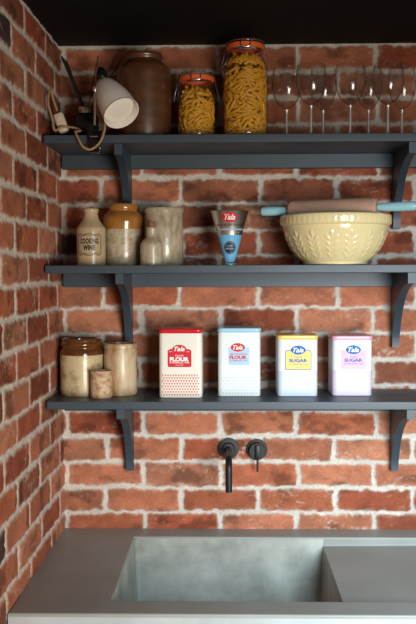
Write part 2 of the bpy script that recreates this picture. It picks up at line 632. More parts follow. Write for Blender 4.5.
# ------------------------------------------------------------------ shelves
SH = [2.008, 1.6703, 1.3125]
SD, ST = 0.245, 0.021
LBL = ['uppermost slate blue wooden shelf, carrying pasta jars and wine glasses',
       'middle slate blue wooden shelf, carrying stoneware bottles and the yellow bowl',
       'lowest slate blue wooden shelf, carrying four square kitchen tins']


def bracket_bm(x0, w):
    bm = NB()
    # side outline (d from wall, z below the shelf)
    pts = [(0, 0), (0.228, 0), (0.228, -0.028), (0.205, -0.030)]
    for i in range(13):
        t = i / 12
        # concave sweep from the nose back to the foot
        a = (1 - t) ** 2
        b2 = 2 * t * (1 - t)
        c = t * t
        pts.append((a * 0.205 + b2 * 0.070 + c * 0.026, a * -0.030 + b2 * -0.050 + c * -0.190))
    pts += [(0.026, -0.214), (0, -0.214)]
    L = [bm.verts.new((x0, -d - 0.001, z)) for d, z in pts]
    R = [bm.verts.new((x0 + w, -d - 0.001, z)) for d, z in pts]
    n = len(pts)
    bm.faces.new(L)
    bm.faces.new(list(reversed(R)))
    for i in range(n):
        j = (i + 1) % n
        bm.faces.new((L[j], L[i], R[i], R[j]))
    bmesh.ops.recalc_face_normals(bm, faces=bm.faces)
    bmesh.ops.triangulate(bm, faces=[f for f in bm.faces if len(f.verts) > 4])
    return bm


for z, lb in zip(SH, LBL):
    s = thing('wall_shelf', (0, 0, z), lb, 'shelf', 'slate blue wall shelves')
    bm = NB()
    box(bm, 0.003, 1.55, -SD, -0.002, -ST, 0, 0.0015, 2)
    obj('shelf_board', bm, MT['shelf'], s, angle=60, weighted=True)
    bm = NB()
    box(bm, 0.007, 1.54, -0.022, -0.002, -ST - 0.040, -ST, 0.001, 1)
    obj('back_rail', bm, MT['shelf'], s)
    for x in (0.185, 0.9505):
        b = obj('bracket', bracket_bm(0, 0.0205), MT['shelf'], s, angle=30)
        b.location = (x, 0, -ST)

# ------------------------------------------------------------------ wall tap
t = thing('wall_spout', (0.4822, -0.001, 1.139), 'matt black wall spout projecting over the sink, left of the round lever', 'tap')
ydir = Matrix.Rotation(PI / 2, 4, 'X')      # local z -> -y
bm = NB()
lathe(bm, [(0, 0), (0.0300, 0), (0.0302, 0.010), (0.0295, 0.0125), (0.0195, 0.013), (0.0190, 0.0145), (0.0185, 0.020), (0.0175, 0.022), (0, 0.022)], 48, M=ydir)
obj('back_plate', bm, MT['tapdark'], t)
bm = NB()
pts = [(0, -0.015, 0), (0, -0.10, 0), (0, -0.142, 0)]
for i in range(1, 9):
    a = i / 8 * PI / 2
    pts.append((0, -0.142 - 0.028 * math.sin(a), -0.028 + 0.028 * math.cos(a)))
pts.append((0, -0.170, -0.085))
tube(bm, pts, 0.0093, 20)
obj('spout_pipe', bm, MT['tapdark'], t)
t = thing('tap_lever', (0.5650, -0.001, 1.1362), 'round black wall-mounted tap control with a lever hanging down', 'tap')
bm = NB()
lathe(bm, [(0, 0), (0.0300, 0), (0.0302, 0.010), (0.0295, 0.0125), (0, 0.0125)], 48, M=ydir)
obj('back_plate', bm, MT['tapdark'], t)
bm = NB()
lathe(bm, [(0.0235, 0.0125), (0.0235, 0.030), (0.0225, 0.0315), (0, 0.0315)], 40, M=ydir)
obj('knob', bm, MT['tapdark'], t)
bm = NB()
box(bm, -0.0065, 0.0065, -0.040, -0.0315, -0.024, 0.018, 0.002, 2)
tube(bm, [(0, -0.036, -0.022), (0, -0.036, -0.058)], 0.0030, 12)
obj('lever', bm, MT['tapdark'], t)


# ------------------------------------------------------------------ lettering
def text_bm(body, size, bold=0.0, shear=0.0, spacing=1.0, sx=1.0, width=None):
    """flat lettering centred on the origin, in the xz plane facing -y"""
    c = bpy.data.curves.new('text', 'FONT')
    c.body = body
    c.size = size
    c.offset = bold
    c.shear = shear
    c.space_character = spacing
    c.align_x = 'CENTER'
    c.align_y = 'CENTER'
    c.resolution_u = 3
    c.fill_mode = 'FRONT'
    o = bpy.data.objects.new('text', c)
    link(o)
    dg = bpy.context.evaluated_depsgraph_get()
    dg.update()
    me = bpy.data.meshes.new_from_object(o.evaluated_get(dg))
    bpy.data.objects.remove(o)
    bm = NB()
    bm.from_mesh(me)
    bpy.data.meshes.remove(me)
    xs_ = [v.co.x for v in bm.verts]
    ys_ = [v.co.y for v in bm.verts]
    cx, cy = (min(xs_) + max(xs_)) / 2, (min(ys_) + max(ys_)) / 2
    k = (width / (max(xs_) - min(xs_))) if width else sx
    for v in bm.verts:
        v.co = Vector(((v.co.x - cx) * k, 0, v.co.y - cy))
    return bm


def merge(dst, src, dx=0, dy=0, dz=0):
    vm = {}
    for v in src.verts:
        vm[v] = dst.verts.new((v.co.x + dx, v.co.y + dy, v.co.z + dz))
    for f in src.faces:
        try:
            dst.faces.new([vm[v] for v in f.verts])
        except ValueError:
            pass
    src.free()
    return dst


def poly_plate(bm, pts, y, th=0.0003):
    """flat printed patch: outline in (x,z), front face at y, a hair of thickness"""
    f = [bm.verts.new((x, y, z)) for x, z in pts]
    b = [bm.verts.new((x, y + th, z)) for x, z in pts]
    n = len(pts)
    bm.faces.new(f)
    for i in range(n):
        j = (i + 1) % n
        bm.faces.new((f[i], b[i], b[j], f[j]))
    bmesh.ops.recalc_face_normals(bm, faces=bm.faces)
    return bm


def rrect(x0, x1, z0, z1, r, n=5):
    p = []
    for cx, cz, a0 in ((x1 - r, z0 + r, -PI / 2), (x1 - r, z1 - r, 0), (x0 + r, z1 - r, PI / 2), (x0 + r, z0 + r, PI)):
        for i in range(n + 1):
            a = a0 + PI / 2 * i / n
            p.append((cx + r * math.cos(a), cz + r * math.sin(a)))
    return p


def lozenge(cx, cz, w, h, n=9):
    """pointed oval"""
    p = []
    for i in range(n * 4):
        a = 2 * PI * i / (n * 4)
        ca, sa = math.cos(a), math.sin(a)
        p.append((cx + w / 2 * math.copysign(abs(ca) ** 1.15, ca), cz + h / 2 * math.copysign(abs(sa) ** 1.0, sa)))
    return p


# ------------------------------------------------------------------ square tins
def rprism(bm, w, d, z0, z1, r, bev=0.0, mats=None, zmid=None, inset_top=None):
    """rounded square column centred on x=y=0"""
    outline = rrect(-w / 2, w / 2, -d / 2, d / 2, r, 6)
    zs = [z0] + ([zmid] if zmid else []) + [z1]
    levels = []
    if bev:
        levels.append((z0, bev))
        levels.append((z0 + bev, 0))
    else:
        levels.append((z0, 0))
    if zmid:
        levels.append((zmid, 0))
    if bev:
        for i in range(1, 5):
            pass
        levels.append((z1 - bev, 0))
        levels.append((z1 - bev * 0.3, bev * 0.3))
        levels.append((z1, bev))
    else:
        levels.append((z1, 0))
    rings = []
    for z, ins in levels:
        sx, sy = (w - 2 * ins) / w, (d - 2 * ins) / d
        rings.append([bm.verts.new((x * sx, y * sy, z)) for x, y in outline])
    n = len(outline)
    for a in range(len(rings) - 1):
        for i in range(n):
            j = (i + 1) % n
            f = bm.faces.new((rings[a][i], rings[a][j], rings[a + 1][j], rings[a + 1][i]))
            if zmid and levels[a + 1][0] <= zmid + 1e-6 and mats:
                f.material_index = mats
    bm.faces.new(list(reversed(rings[0])))
    bm.faces.new(rings[-1])
    return bm


def make_tin(x, yf, w, h, body, lid, band, style, label):
    d = w * 0.98
    t = thing('storage_tin', (x, yf + d / 2, SH[2]), label, 'tin', 'square lidded kitchen tins')
    lh = 0.0135
    bm = NB()
    zm = {'red': None, 'blue': None, 'yellow': 0.070, 'pink': 0.070}[style]
    rprism(bm, w, d, 0, h - lh + 0.002, 0.013, 0.002, 1, zm)
    # printed motif low on the front and the sides
    yF = -d / 2 - 0.0002
    if style in ('red', 'blue'):
        nx, nz = (14, 8) if style == 'red' else (12, 6)
        hh = 0.060 if style == 'red' else 0.050
        for b in range(nz):
            for a in range(nx):
                cx = -w / 2 + 0.010 + (w - 0.020) * (a + (0.25 if b % 2 else 0.75) - 0.25) / (nx - 0.5)
                cz = 0.005 + hh * (b + 0.5) / nz
                s = 0.0033
                for sgn in (1,):
                    vs = [bm.verts.new((cx + px_ * s, yF, cz + pz_ * s)) for px_, pz_ in ((0, -1.1), (0.75, 0.2), (0.45, 1.0), (0, 0.55), (-0.45, 1.0), (-0.75, 0.2))]
                    f = bm.faces.new(vs)
                    f.material_index = 1
    obj('tin_body', bm, [body, band], t, angle=60, weighted=True)
    bm = NB()
    rprism(bm, w + 0.003, d + 0.003, h - lh, h, 0.0145, 0.0035)
    obj('lid', bm, lid, t, angle=60, weighted=True)
    yl = -d / 2 - 0.0006
    k = 0.00272
    if style == 'red':
        cx, x0, x1 = -0.0030, -0.0345, 0.0295
        z0, z1 = 0.0840, 0.1320
        pts = rrect(x0, x1, z0, z1, 0.004, 3)
        # arched head
        out = []
        right = [(x1, z0 + 0.004), (x1, z1 - 0.003)]
        out += [(x0 + 0.004, z0), (x1 - 0.004, z0), (x1 - 0.001, z0 + 0.001), (x1, z0 + 0.004), (x1, z1 - 0.004), (x1 - 0.005, z1), (x1 - 0.010, z1 + 0.001)]
        for i in range(9):
            a = PI * i / 8
            out.append((cx + 0.0190 * math.cos(a), z1 + 0.001 + 0.0115 * math.sin(a)))
        out += [(x0 + 0.010, z1 + 0.001), (x0 + 0.005, z1), (x0, z1 - 0.004), (x0, z0 + 0.004), (x0 + 0.001, z0 + 0.001)]
        bm = poly_plate(NB(), out, yl)
        lab = obj('label_panel', bm, MT['red'], t, smooth=False)
        bm = NB()
        merge(bm, text_bm('Tala', 0.0165, 0.0005, 0.35, width=0.029), cx, yl - 0.0003, 0.1330)
        merge(bm, text_bm('PLAIN', 0.0068, 0.0001, spacing=1.3), cx, yl - 0.0003, 0.1150)
        merge(bm, text_bm('FLOUR', 0.0145, 0.0009, width=0.052), cx, yl - 0.0003, 0.1050)
        merge(bm, text_bm('STORAGE TIN', 0.0062, 0.0001, width=0.052), cx, yl - 0.0003, 0.0960)
        poly_plate(bm, rrect(cx - 0.011, cx + 0.011, 0.0890, 0.0898, 0.0003, 1), yl - 0.0003, 0.0002)
        for sx in (-1, 1):
            poly_plate(bm, rrect(cx + sx * 0.0235 - 0.004, cx + sx * 0.0235 + 0.004, 0.1250, 0.1260, 0.0003, 1), yl - 0.0003, 0.0002)
        obj('lettering', bm, MT['white'], lab, smooth=False)
    elif style == 'blue':
        cx = -0.0005
        bm = poly_plate(NB(), rrect(cx - 0.0285, cx + 0.0280, 0.0865, 0.1350, 0.001, 2), yl)
        lab = obj('label_panel', bm, MT['lblblue'], t, smooth=False)
        bm = poly_plate(NB(), lozenge(cx - 0.0035, 0.1345, 0.0390, 0.0235), yl - 0.0003)
        lg = obj('logo', bm, MT['red'], lab, smooth=False)
        bm = text_bm('Tala', 0.0165, 0.0004, 0.35, width=0.027)
        merge(NB(), NB())
        b2 = merge(NB(), bm, cx - 0.0035, yl - 0.0006, 0.1345)
        obj('logo_lettering', b2, MT['white'], lab, smooth=False)
        bm = NB()
        merge(bm, text_bm('SELF RAISING', 0.0060, 0.0001, width=0.046), cx - 0.002, yl - 0.0003, 0.1165)
        merge(bm, text_bm('FLOUR', 0.0125, 0.0006, width=0.047), cx - 0.003, yl - 0.0003, 0.1075)
        merge(bm, text_bm('STORAGE TIN', 0.0060, 0.0001, width=0.047), cx - 0.003, yl - 0.0003, 0.0985)
        obj('lettering', bm, MT['red'], lab, smooth=False)
    else:
        yel = style == 'yellow'
        cx = 0.001 if yel else 0.0025
        z0, z1 = 0.0725, 0.1265
        if yel:
            bm = poly_plate(NB(), rrect(cx - 0.0360, cx + 0.0360, z0, z1, 0.006, 4), yl + 0.0001)
            obj('label_border', bm, MT['blue'], t, smooth=False)
            bm = poly_plate(NB(), rrect(cx - 0.0340, cx + 0.0340, z0 + 0.002, z1 - 0.002, 0.0045, 4), yl - 0.0002)
        else:
            bm = poly_plate(NB(), rrect(cx - 0.0350, cx + 0.0350, z0, z1, 0.004, 4), yl - 0.0002)
        lab = obj('label_panel', bm, MT['lblyellow'] if yel else MT['lblpink'], t, smooth=False)
        bm = poly_plate(NB(), lozenge(cx, z1 + 0.0005, 0.0410, 0.0250), yl - 0.0006)
        obj('logo', bm, MT['blue'], lab, smooth=False)
        b2 = merge(NB(), text_bm('Tala', 0.0175, 0.0004, 0.35, width=0.029), cx, yl - 0.0009, z1 + 0.0005)
        obj('logo_lettering', b2, MT['white'], lab, smooth=False)
        bm = NB()
        merge(bm, text_bm('CASTER' if yel else 'ICING', 0.0058, 0.0001, spacing=1.15), cx, yl - 0.0005, 0.1075)
        merge(bm, text_bm('SUGAR', 0.0125, 0.0006, width=0.050), cx, yl - 0.0005, 0.0985)
        merge(bm, text_bm('STORAGE TIN', 0.0058, 0.0001, width=0.052), cx, yl - 0.0005, 0.0885)
        if yel:
            poly_plate(bm, rrect(cx - 0.010, cx + 0.010, 0.0792, 0.0800, 0.0003, 1), yl - 0.0005, 0.0002)
        for sx in (-1, 1):
            poly_plate(bm, rrect(cx + sx * 0.0260 - 0.004, cx + sx * 0.0260 + 0.004, 0.1165, 0.1173, 0.0003, 1), yl - 0.0005, 0.0002)
        obj('lettering', bm, MT['bluetext'], lab, smooth=False)
    return t


make_tin(0.3525, -0.179, 0.1165, 0.1870, MT['tincream'], MT['redlid'], MT['redpale'], 'red', 'cream square tin with a red lid and red plain flour label')
make_tin(0.5114, -0.151, 0.1160, 0.1875, MT['tinwhite'], MT['lidblue'], MT['greypale'], 'blue', 'white square tin with a pale blue lid and red flour lettering')
make_tin(0.6705, -0.151, 0.1090, 0.1675, MT['tinwhite'], MT['lidyellow'], MT['tinband'], 'yellow', 'white square tin with a yellow lid and yellow sugar label')
make_tin(0.8200, -0.141, 0.1085, 0.1650, MT['tinwhite'], MT['lidpink'], MT['tinbandpink'], 'pink', 'white square tin with a pink lid and pink sugar label')

# ------------------------------------------------------------------ stoneware
G1 = 'old stoneware jars and bottles'


def pot(name, loc, label, cat, parts, seg=56):
    t = thing(name, loc, label, cat, G1)
    for pn, prof, m in parts:
        bm = lathe(NB(), prof, seg)
        obj(pn, bm, m, t, angle=40)
    return t


# lowest shelf
H = 0.1565
R = 0.0600
pot('stoneware_jar', (0.0725, -0.100, SH[2]), 'wide beige stoneware jar with a dark brown glazed neck, in the corner', 'jar', [
    ('body', [(0, 0), (R - 0.004, 0), (R - 0.001, 0.004), (R, 0.012), (R, 0.100), (R + 0.0003, 0.112)], MT['buffold']),
    ('glazed_neck', [(R + 0.0003, 0.112), (R, 0.119), (R - 0.002, 0.124), (R - 0.0055, 0.128), (R - 0.007, 0.131), (R - 0.0065, 0.134), (R - 0.003, 0.137), (R - 0.002, 0.142),
                     (R - 0.004, 0.146), (R - 0.006, 0.149), (R - 0.0055, 0.153), (R - 0.008, H), (R - 0.014, H), (R - 0.016, H - 0.006), (R - 0.012, 0.12), (R - 0.011, 0.03), (0, 0.02)], MT['darkamber'])])
R = 0.0462
pot('stoneware_jar', (0.1805, -0.100, SH[2]), 'pale straight-sided stoneware jar with rusty brown stains, below the left bracket', 'jar', [
    ('body', [(0, 0), (R - 0.003, 0), (R, 0.005), (R, 0.120), (R - 0.0015, 0.124), (R - 0.0018, 0.128), (R + 0.0012, 0.131), (R + 0.0014, 0.138), (R - 0.001, 0.1425), (R - 0.008, 0.1425),
              (R - 0.009, 0.13), (R - 0.009, 0.02), (0, 0.015)], MT['stained'])])
R = 0.0304
pot('stoneware_pot', (0.1360, -0.165, SH[2]), 'small pinkish stoneware pot standing in front of two larger jars', 'pot', [
    ('body', [(0, 0), (R - 0.003, 0), (R - 0.0005, 0.003), (R - 0.0005, 0.058), (R - 0.002, 0.061), (R - 0.002, 0.063), (R, 0.065), (R, 0.071), (R - 0.0015, 0.0738), (R - 0.006, 0.0738), (R - 0.007, 0.066), (R - 0.007, 0.012), (0, 0.01)], MT['pinkstone'])])

# middle shelf
R = 0.0392
t = pot('stoneware_bottle', (0.1098, -0.150, SH[1]), 'beige stoneware bottle printed with black cooking wine lettering', 'bottle', [
    ('body', smooth_prof([(0, 0), (R - 0.003, 0), (R, 0.005), (R, 0.05), (R, 0.096), (R - 0.002, 0.104), (R - 0.008, 0.112), (0.0225, 0.125), (0.0192, 0.137), (0.0186, 0.143)], 3), MT['stone']),
    ('rim', [(0.0186, 0.143), (0.0205, 0.145), (0.0212, 0.149), (0.0205, 0.1535), (0.0185, 0.1548), (0.013, 0.1548), (0.012, 0.14), (0.012, 0.10), (0, 0.09)], MT['stone'])])


def ribbon(bm, pts, w):
    pts = [Vector((p[0], 0, p[1])) for p in pts]
    L = []
    for i, p in enumerate(pts):
        tn = (pts[min(i + 1, len(pts) - 1)] - pts[max(i - 1, 0)]).normalized()
        nn = Vector((-tn.z, 0, tn.x))
        L.append((bm.verts.new(p + nn * w / 2), bm.verts.new(p - nn * w / 2)))
    for a, b in zip(L, L[1:]):
        bm.faces.new((a[0], a[1], b[1], b[0]))


bm = NB()
merge(bm, text_bm('COOKING', 0.0190, 0.0009, spacing=1.08, width=0.0520), 0, 0, 0.0655)
merge(bm, text_bm('WINE', 0.0185, 0.0010, spacing=1.08, width=0.0330), 0, 0, 0.0480)
for sx in (-1, 1):
    ribbon(bm, smooth_prof([(sx * 0.026, 0.0820), (sx * 0.031, 0.0815), (sx * 0.0335, 0.078), (sx * 0.0325, 0.073), (sx * 0.0335, 0.066), (sx * 0.0325, 0.058), (sx * 0.0335, 0.050),
                            (sx * 0.0325, 0.042), (sx * 0.0335, 0.036), (sx * 0.031, 0.0305), (sx * 0.026, 0.031)], 4), 0.0016)
    for zz, s in ((0.0815, 1), (0.0310, -1)):
        ribbon(bm, smooth_prof([(sx * 0.0305, zz), (sx * 0.026, zz + s * 0.0035), (sx * 0.020, zz + s * 0.001), (sx * 0.014, zz - s * 0.0015), (sx * 0.008, zz + s * 0.0025), (0, zz + s * 0.0045)], 4), 0.0018)
        ribbon(bm, smooth_prof([(sx * 0.018, zz - s * 0.003), (sx * 0.012, zz + s * 0.003), (sx * 0.005, zz - s * 0.001), (0, zz)], 4), 0.0012)
        ribbon(bm, smooth_prof([(sx * 0.028, zz - s * 0.004), (sx * 0.024, zz - s * 0.006), (sx * 0.021, zz - s * 0.003), (sx * 0.024, zz - s * 0.001)], 4), 0.0012)
bmesh.ops.subdivide_edges(bm, edges=[e for e in bm.edges if e.calc_length() > 0.006], cuts=2, use_grid_fill=False)
for v in bm.verts:
    a = v.co.x / R
    v.co = Vector(((R + 0.0004) * math.sin(a), -(R + 0.0004) * math.cos(a), v.co.z))
obj('lettering', bm, MT['ink'], t, smooth=False)

R = 0.0580
pot('stoneware_jar', (0.1905, -0.092, SH[1]), 'large two-tone stoneware jar with an amber glazed shoulder, beside the lettered bottle', 'jar', [
    ('body', [(0, 0), (R - 0.007, 0), (R - 0.005, 0.004), (R - 0.0045, 0.04), (R - 0.003, 0.100)], MT['stone2']),
    ('glazed_shoulder', smooth_prof([(R - 0.003, 0.100), (R - 0.001, 0.112), (R + 0.0003, 0.122), (R - 0.002, 0.133), (R - 0.009, 0.142), (0.0420, 0.148), (0.0395, 0.150), (0.0388, 0.153), (0.0405, 0.156),
                                     (0.0412, 0.162), (0.0405, 0.168), (0.0385, 0.170), (0.033, 0.170), (0.031, 0.165), (0.031, 0.14), (0.04, 0.10), (0, 0.09)], 3), MT['amber'])])
R = 0.0542
pot('stoneware_crock', (0.3040, -0.100, SH[1]), 'tall grey cylindrical stoneware crock behind the corked bottle', 'crock', [
    ('body', [(0, 0), (R - 0.003, 0), (R - 0.0005, 0.005), (R - 0.0005, 0.138), (R - 0.002, 0.1405), (R - 0.002, 0.143), (R + 0.001, 0.146), (R + 0.0012, 0.152), (R, 0.1572), (R - 0.004, 0.159), (R - 0.009, 0.158),
              (R - 0.010, 0.15), (R - 0.010, 0.02), (0, 0.015)], MT['stonegrey'])])
R = 0.0305
t = pot('stoneware_bottle', (0.2770, -0.180, SH[1]), 'small grey stoneware bottle closed with a cork', 'bottle', [
    ('body', smooth_prof([(0, 0), (R - 0.002, 0), (R, 0.004), (R, 0.03), (R, 0.052), (R - 0.002, 0.060), (R - 0.009, 0.069), (0.0150, 0.076), (0.0138, 0.083), (0.0138, 0.093), (0.0142, 0.098), (0.0125, 0.102), (0.0095, 0.102), (0.009, 0.09), (0, 0.085)], 3), MT['stonegrey']),
    ('cork', [(0, 0.088), (0.0078, 0.088), (0.0086, 0.117), (0.0078, 0.1186), (0, 0.1186)], MT['cork'])])

# brown crock on the top shelf
R = 0.0736
pot('stoneware_crock', (0.2540, -0.118, SH[0]), 'large dark brown glazed stoneware crock behind the white lamp shade', 'crock', [
    ('body', smooth_prof([(0, 0), (R - 0.008, 0), (R - 0.004, 0.006), (R - 0.001, 0.05), (R, 0.10), (R, 0.160), (R - 0.001, 0.190), (R - 0.006, 0.206), (R - 0.016, 0.217), (0.0500, 0.222), (0.0470, 0.226), (0.0480, 0.230), (0.0505, 0.235),
                          (0.0505, 0.240), (0.0480, 0.2435), (0.042, 0.243), (0.040, 0.237), (0.041, 0.22), (0.06, 0.19), (0.062, 0.03), (0, 0.02)], 3), MT['crock'])]).scale.z = 0.965

# ------------------------------------------------------------------ clip-top pasta jars
PG = 'glass clip jars of pasta'


def make_jar(x, y, R, Rn, H, label, zsh):
    """R body radius, Rn neck radius, H to the lid's top, zsh start of shoulder"""
    t = thing('clip_jar', (x, y, SH[0]), label, 'jar', PG)
    zn = H - 0.037
    pr = smooth_prof([(0, 0.004), (R - 0.014, 0.0012), (R - 0.010, 0.0), (R - 0.003, 0.006), (R, 0.018), (R, zsh * 0.5), (R, zsh), (R - 0.003, zsh + 0.4 * (zn - zsh)), (Rn + 0.001, zn - 0.006), (Rn, zn), (Rn, zn + 0.006)], 3)
    pr += [(Rn + 0.003, zn + 0.008), (Rn + 0.003, zn + 0.012), (Rn - 0.002, zn + 0.013)]
    inner = [(max(r - 0.0035, 0), z + (0.004 if i < 8 else 0)) for i, (r, z) in enumerate(pr[:-3])]
    obj('glass_body', lathe(NB(), pr, 48), MT['jarglass'], t, angle=60)
    bm = lathe(NB(), [(Rn - 0.004, zn + 0.012), (Rn + 0.0038, zn + 0.011), (Rn + 0.0052, zn + 0.0125), (Rn + 0.0052, zn + 0.0225), (Rn + 0.0038, zn + 0.024), (Rn - 0.004, zn + 0.024)], 48)
    obj('rubber_seal', bm, MT['gasket'], t)
    bm = lathe(NB(), [(Rn - 0.004, zn + 0.024), (Rn + 0.003, zn + 0.024), (Rn + 0.0035, zn + 0.029), (Rn + 0.001, zn + 0.034), (Rn - 0.008, H), (Rn - 0.014, H - 0.001), (0, H - 0.004)], 48)
    obj('glass_lid', bm, MT['jarglass'], t, angle=60)
    # wire clasp: neck ring, lid ring, side arms and front lever loop
    bm = NB()
    for rr, zz in ((Rn + 0.0035, zn + 0.004), (Rn + 0.0048, zn + 0.0285)):
        tube(bm, [(rr * math.cos(a * PI / 20), rr * math.sin(a * PI / 20), zz) for a in range(40)], 0.0011, 6, closed=True)
    for sx in (-1, 1):
        rx = Rn + 0.0055
        tube(bm, [(sx * (rx - 0.001), 0, zn + 0.0285), (sx * (rx + 0.003), -0.004, zn + 0.012), (sx * (rx + 0.005), -0.008, zn - 0.004), (sx * (rx + 0.010), -0.006, zn - 0.022), (sx * (rx + 0.013), 0.002, zn - 0.040)], 0.0011, 6, smooth=3)
    tube(bm, [(-0.012, -Rn - 0.0045, zn + 0.0285), (-0.013, -Rn - 0.0075, zn + 0.016), (-0.008, -Rn - 0.0085, zn + 0.0085), (0.008, -Rn - 0.0085, zn + 0.0085), (0.013, -Rn - 0.0075, zn + 0.016), (0.012, -Rn - 0.0045, zn + 0.0285)], 0.0012, 6, smooth=3)
    obj('wire_clasp', bm, MT['wire'], t)
    return t


make_jar(0.3965, -0.125, 0.0525, 0.0430, 0.184, 'smaller glass clip jar of pasta, between the brown crock and the taller jar', 0.122)
make_jar(0.5285, -0.125, 0.0622, 0.0462, 0.269, 'tall glass clip jar filled with pasta, next to the wine glasses', 0.182)


def penne_mesh():
    bm = NB()
    seg, L, r, ri = 9, 0.036, 0.0043, 0.0028
    rings = []
    for z, rr in ((-L / 2, ri), (-L / 2, r), (-L / 4, r), (0, r), (L / 4, r), (L / 2, r), (L / 2, ri)):
        ring = []
        for i in range(seg * 2):
            a = PI * i / seg
            rad = rr * (1.0 + (0.05 if i % 2 else -0.05)) if rr == r else rr
            x, y = rad * math.cos(a), rad * math.sin(a)
            zz = z
            if abs(z) == L / 2:
                zz = z + x * 0.55
            # slight bow along the length
            ring.append(bm.verts.new((x + 0.9 * zz * zz / L * 0.35, y, zz)))
        rings.append(ring)
    n = seg * 2
    for a, b in zip(rings, rings[1:]):
        for i in range(n):
            bm.faces.new((a[i], a[(i + 1) % n], b[(i + 1) % n], b[i]))
    # inside of the tube
    a, b = rings[-1], rings[0]
    for i in range(n):
        bm.faces.new((a[i], a[(i + 1) % n], b[(i + 1) % n], b[i]))
    bmesh.ops.recalc_face_normals(bm, faces=bm.faces)
    for f in bm.faces:
        f.smooth = True
    me = bpy.data.meshes.new('penne_tube')
    bm.to_mesh(me)
    bm.free()
    me.materials.append(MT['pasta'])
    return me


PENNE = penne_mesh()


def fill_jar(x, y, R, Rn, zsh, zn, ztop, n_face, n_core, label, group, seed, peak=0.02):
    rnd = random.Random(seed)

    def lim_r(z):
        return R - (R - Rn) * min(1, max(0, (z - zsh) / (zn - 0.006 - zsh))) ** 1.3
    rad = R - 0.0050
    z0 = SH[0] + 0.014
    # front layer against the glass, each piece its own object
    rows = int((ztop - 0.018) / 0.0098)
    per = max(1, int(round(n_face / rows)))
    for k in range(rows):
        for i in range(per):
            a = -PI / 2 + (i + 0.5 + (0.5 if k % 2 else 0) - per / 2) / per * 3.25 + rnd.uniform(-0.08, 0.08)
            z = z0 + 0.0098 * k + rnd.uniform(-0.003, 0.003)
            tilt = rnd.choice([rnd.gauss(0.15, 0.35), rnd.gauss(0.6, 0.35), rnd.gauss(-0.5, 0.4)])
            if k < 2:
                tilt *= 0.3
            zl = z - SH[0] + 0.018 * abs(math.sin(tilt))
            rr = rad - (R - lim_r(zl)) - rnd.uniform(0, 0.004) - 0.0030 * math.cos(tilt) ** 2
            p = Vector((x + rr * math.cos(a), y + rr * math.sin(a), z))
            tang = Vector((-math.sin(a), math.cos(a), 0))
            axis = tang * math.cos(tilt) + Vector((0, 0, 1)) * math.sin(tilt)
            inward = Vector((-math.cos(a), -math.sin(a), 0))
            xax = -inward
            yax = axis.cross(xax).normalized()
            o = bpy.data.objects.new('penne_tube', PENNE)
            link(o)
            m = Matrix((-xax, -yax, axis)).transposed().to_4x4()
            # bow follows the glass: local +x points inwards
            m.translation = p
            o.matrix_world = m
            tag(o, label, 'pasta', group)
    # heap behind and on top
    bm = NB()
    for i in range(n_core):
        zz = rnd.uniform(0.0, 1.0)
        rr = rad * math.sqrt(rnd.random()) * 0.86
        a = rnd.uniform(0, 2 * PI)
        top = ztop + peak * (1 - (rr / rad) ** 2) + 0.002
        z = SH[0] + 0.014 + zz * (top - 0.014)
        if i % 3 == 0:
            z = SH[0] + top - rnd.uniform(0, 0.006)
        lim = max(0.05, 1 - (rr / rad) * 0.8)
        th = rnd.uniform(0, PI)
        tl = rnd.uniform(-0.7, 0.7)
        if rr > rad * 0.6:
            th = a + PI / 2
        axis = Vector((math.cos(th) * math.cos(tl), math.sin(th) * math.cos(tl), math.sin(tl)))
        m = axis_matrix((x + rr * math.cos(a), y + rr * math.sin(a), max(z, SH[0] + 0.020)), axis)
        n0 = len(bm.verts)
        bm.from_mesh(PENNE)
        bm.verts.ensure_lookup_table()
        for v in bm.verts[n0:]:
            v.co = m @ v.co
            d = math.hypot(v.co.x - x, v.co.y - y)
            lr = lim_r(v.co.z - SH[0]) - 0.003
            v.co.z = max(v.co.z, SH[0] + 0.008)
            if d > lr:
                s = lr / d
                v.co.x = x + (v.co.x - x) * s
                v.co.y = y + (v.co.y - y) * s
    o = obj('penne_heap', bm, MT['pasta'])
    o['kind'] = 'stuff'
    tag(o, label.replace('tube', 'heap').replace('against', 'behind the tubes against'), 'pasta')


fill_jar(0.3965, -0.125, 0.0525, 0.043, 0.122, 0.147, 0.116, 100, 150, 'yellow penne tube against the glass of the smaller clip jar', 'penne in the smaller jar', 3)
fill_jar(0.5285, -0.125, 0.0622, 0.0462, 0.182, 0.232, 0.202, 190, 280, 'yellow penne tube against the glass of the tall clip jar', 'penne in the tall jar', 5)

# ------------------------------------------------------------------ wine glasses
WG = 'wine glasses on the top shelf'


def make_glass():
    t = thing('wine_glass', (0, 0, 0), 'wine glass', 'wine glass', WG)
    zb = 0.083
    pr = smooth_prof([(0.0, zb), (0.006, zb + 0.0015), (0.018, zb + 0.009), (0.030, zb + 0.024), (0.0385, zb + 0.046), (0.0408, zb + 0.066), (0.0395, zb + 0.084), (0.0372, zb + 0.0985), (0.0362, zb + 0.1050)], 4)
    obj('bowl', tube(lathe(NB(), pr, 48), [(0.0362 * math.cos(a_ * PI / 24), 0.0362 * math.sin(a_ * PI / 24), zb + 0.105) for a_ in range(48)], 0.0007, 6, closed=True), MT['wineglass'], t, angle=70)
    pr = smooth_prof([(0.0, zb + 0.0005), (0.0062, zb + 0.0010), (0.0056, zb - 0.004), (0.0047, zb - 0.012), (0.0044, 0.045), (0.0044, 0.020), (0.0050, 0.0085), (0.0060, 0.0050)], 3)
    obj('stem', lathe(NB(), pr + [(0, 0.0045)], 20), MT['stemglass'], t, angle=60)
    obj('foot', lathe(NB(), [(0, 0.0052), (0.006, 0.0050), (0.014, 0.0032), (0.030, 0.0016), (0.0335, 0.0012), (0.034, 0.0006), (0.0335, 0), (0, 0)], 40), MT['stemglass'], t, angle=60)
    return t


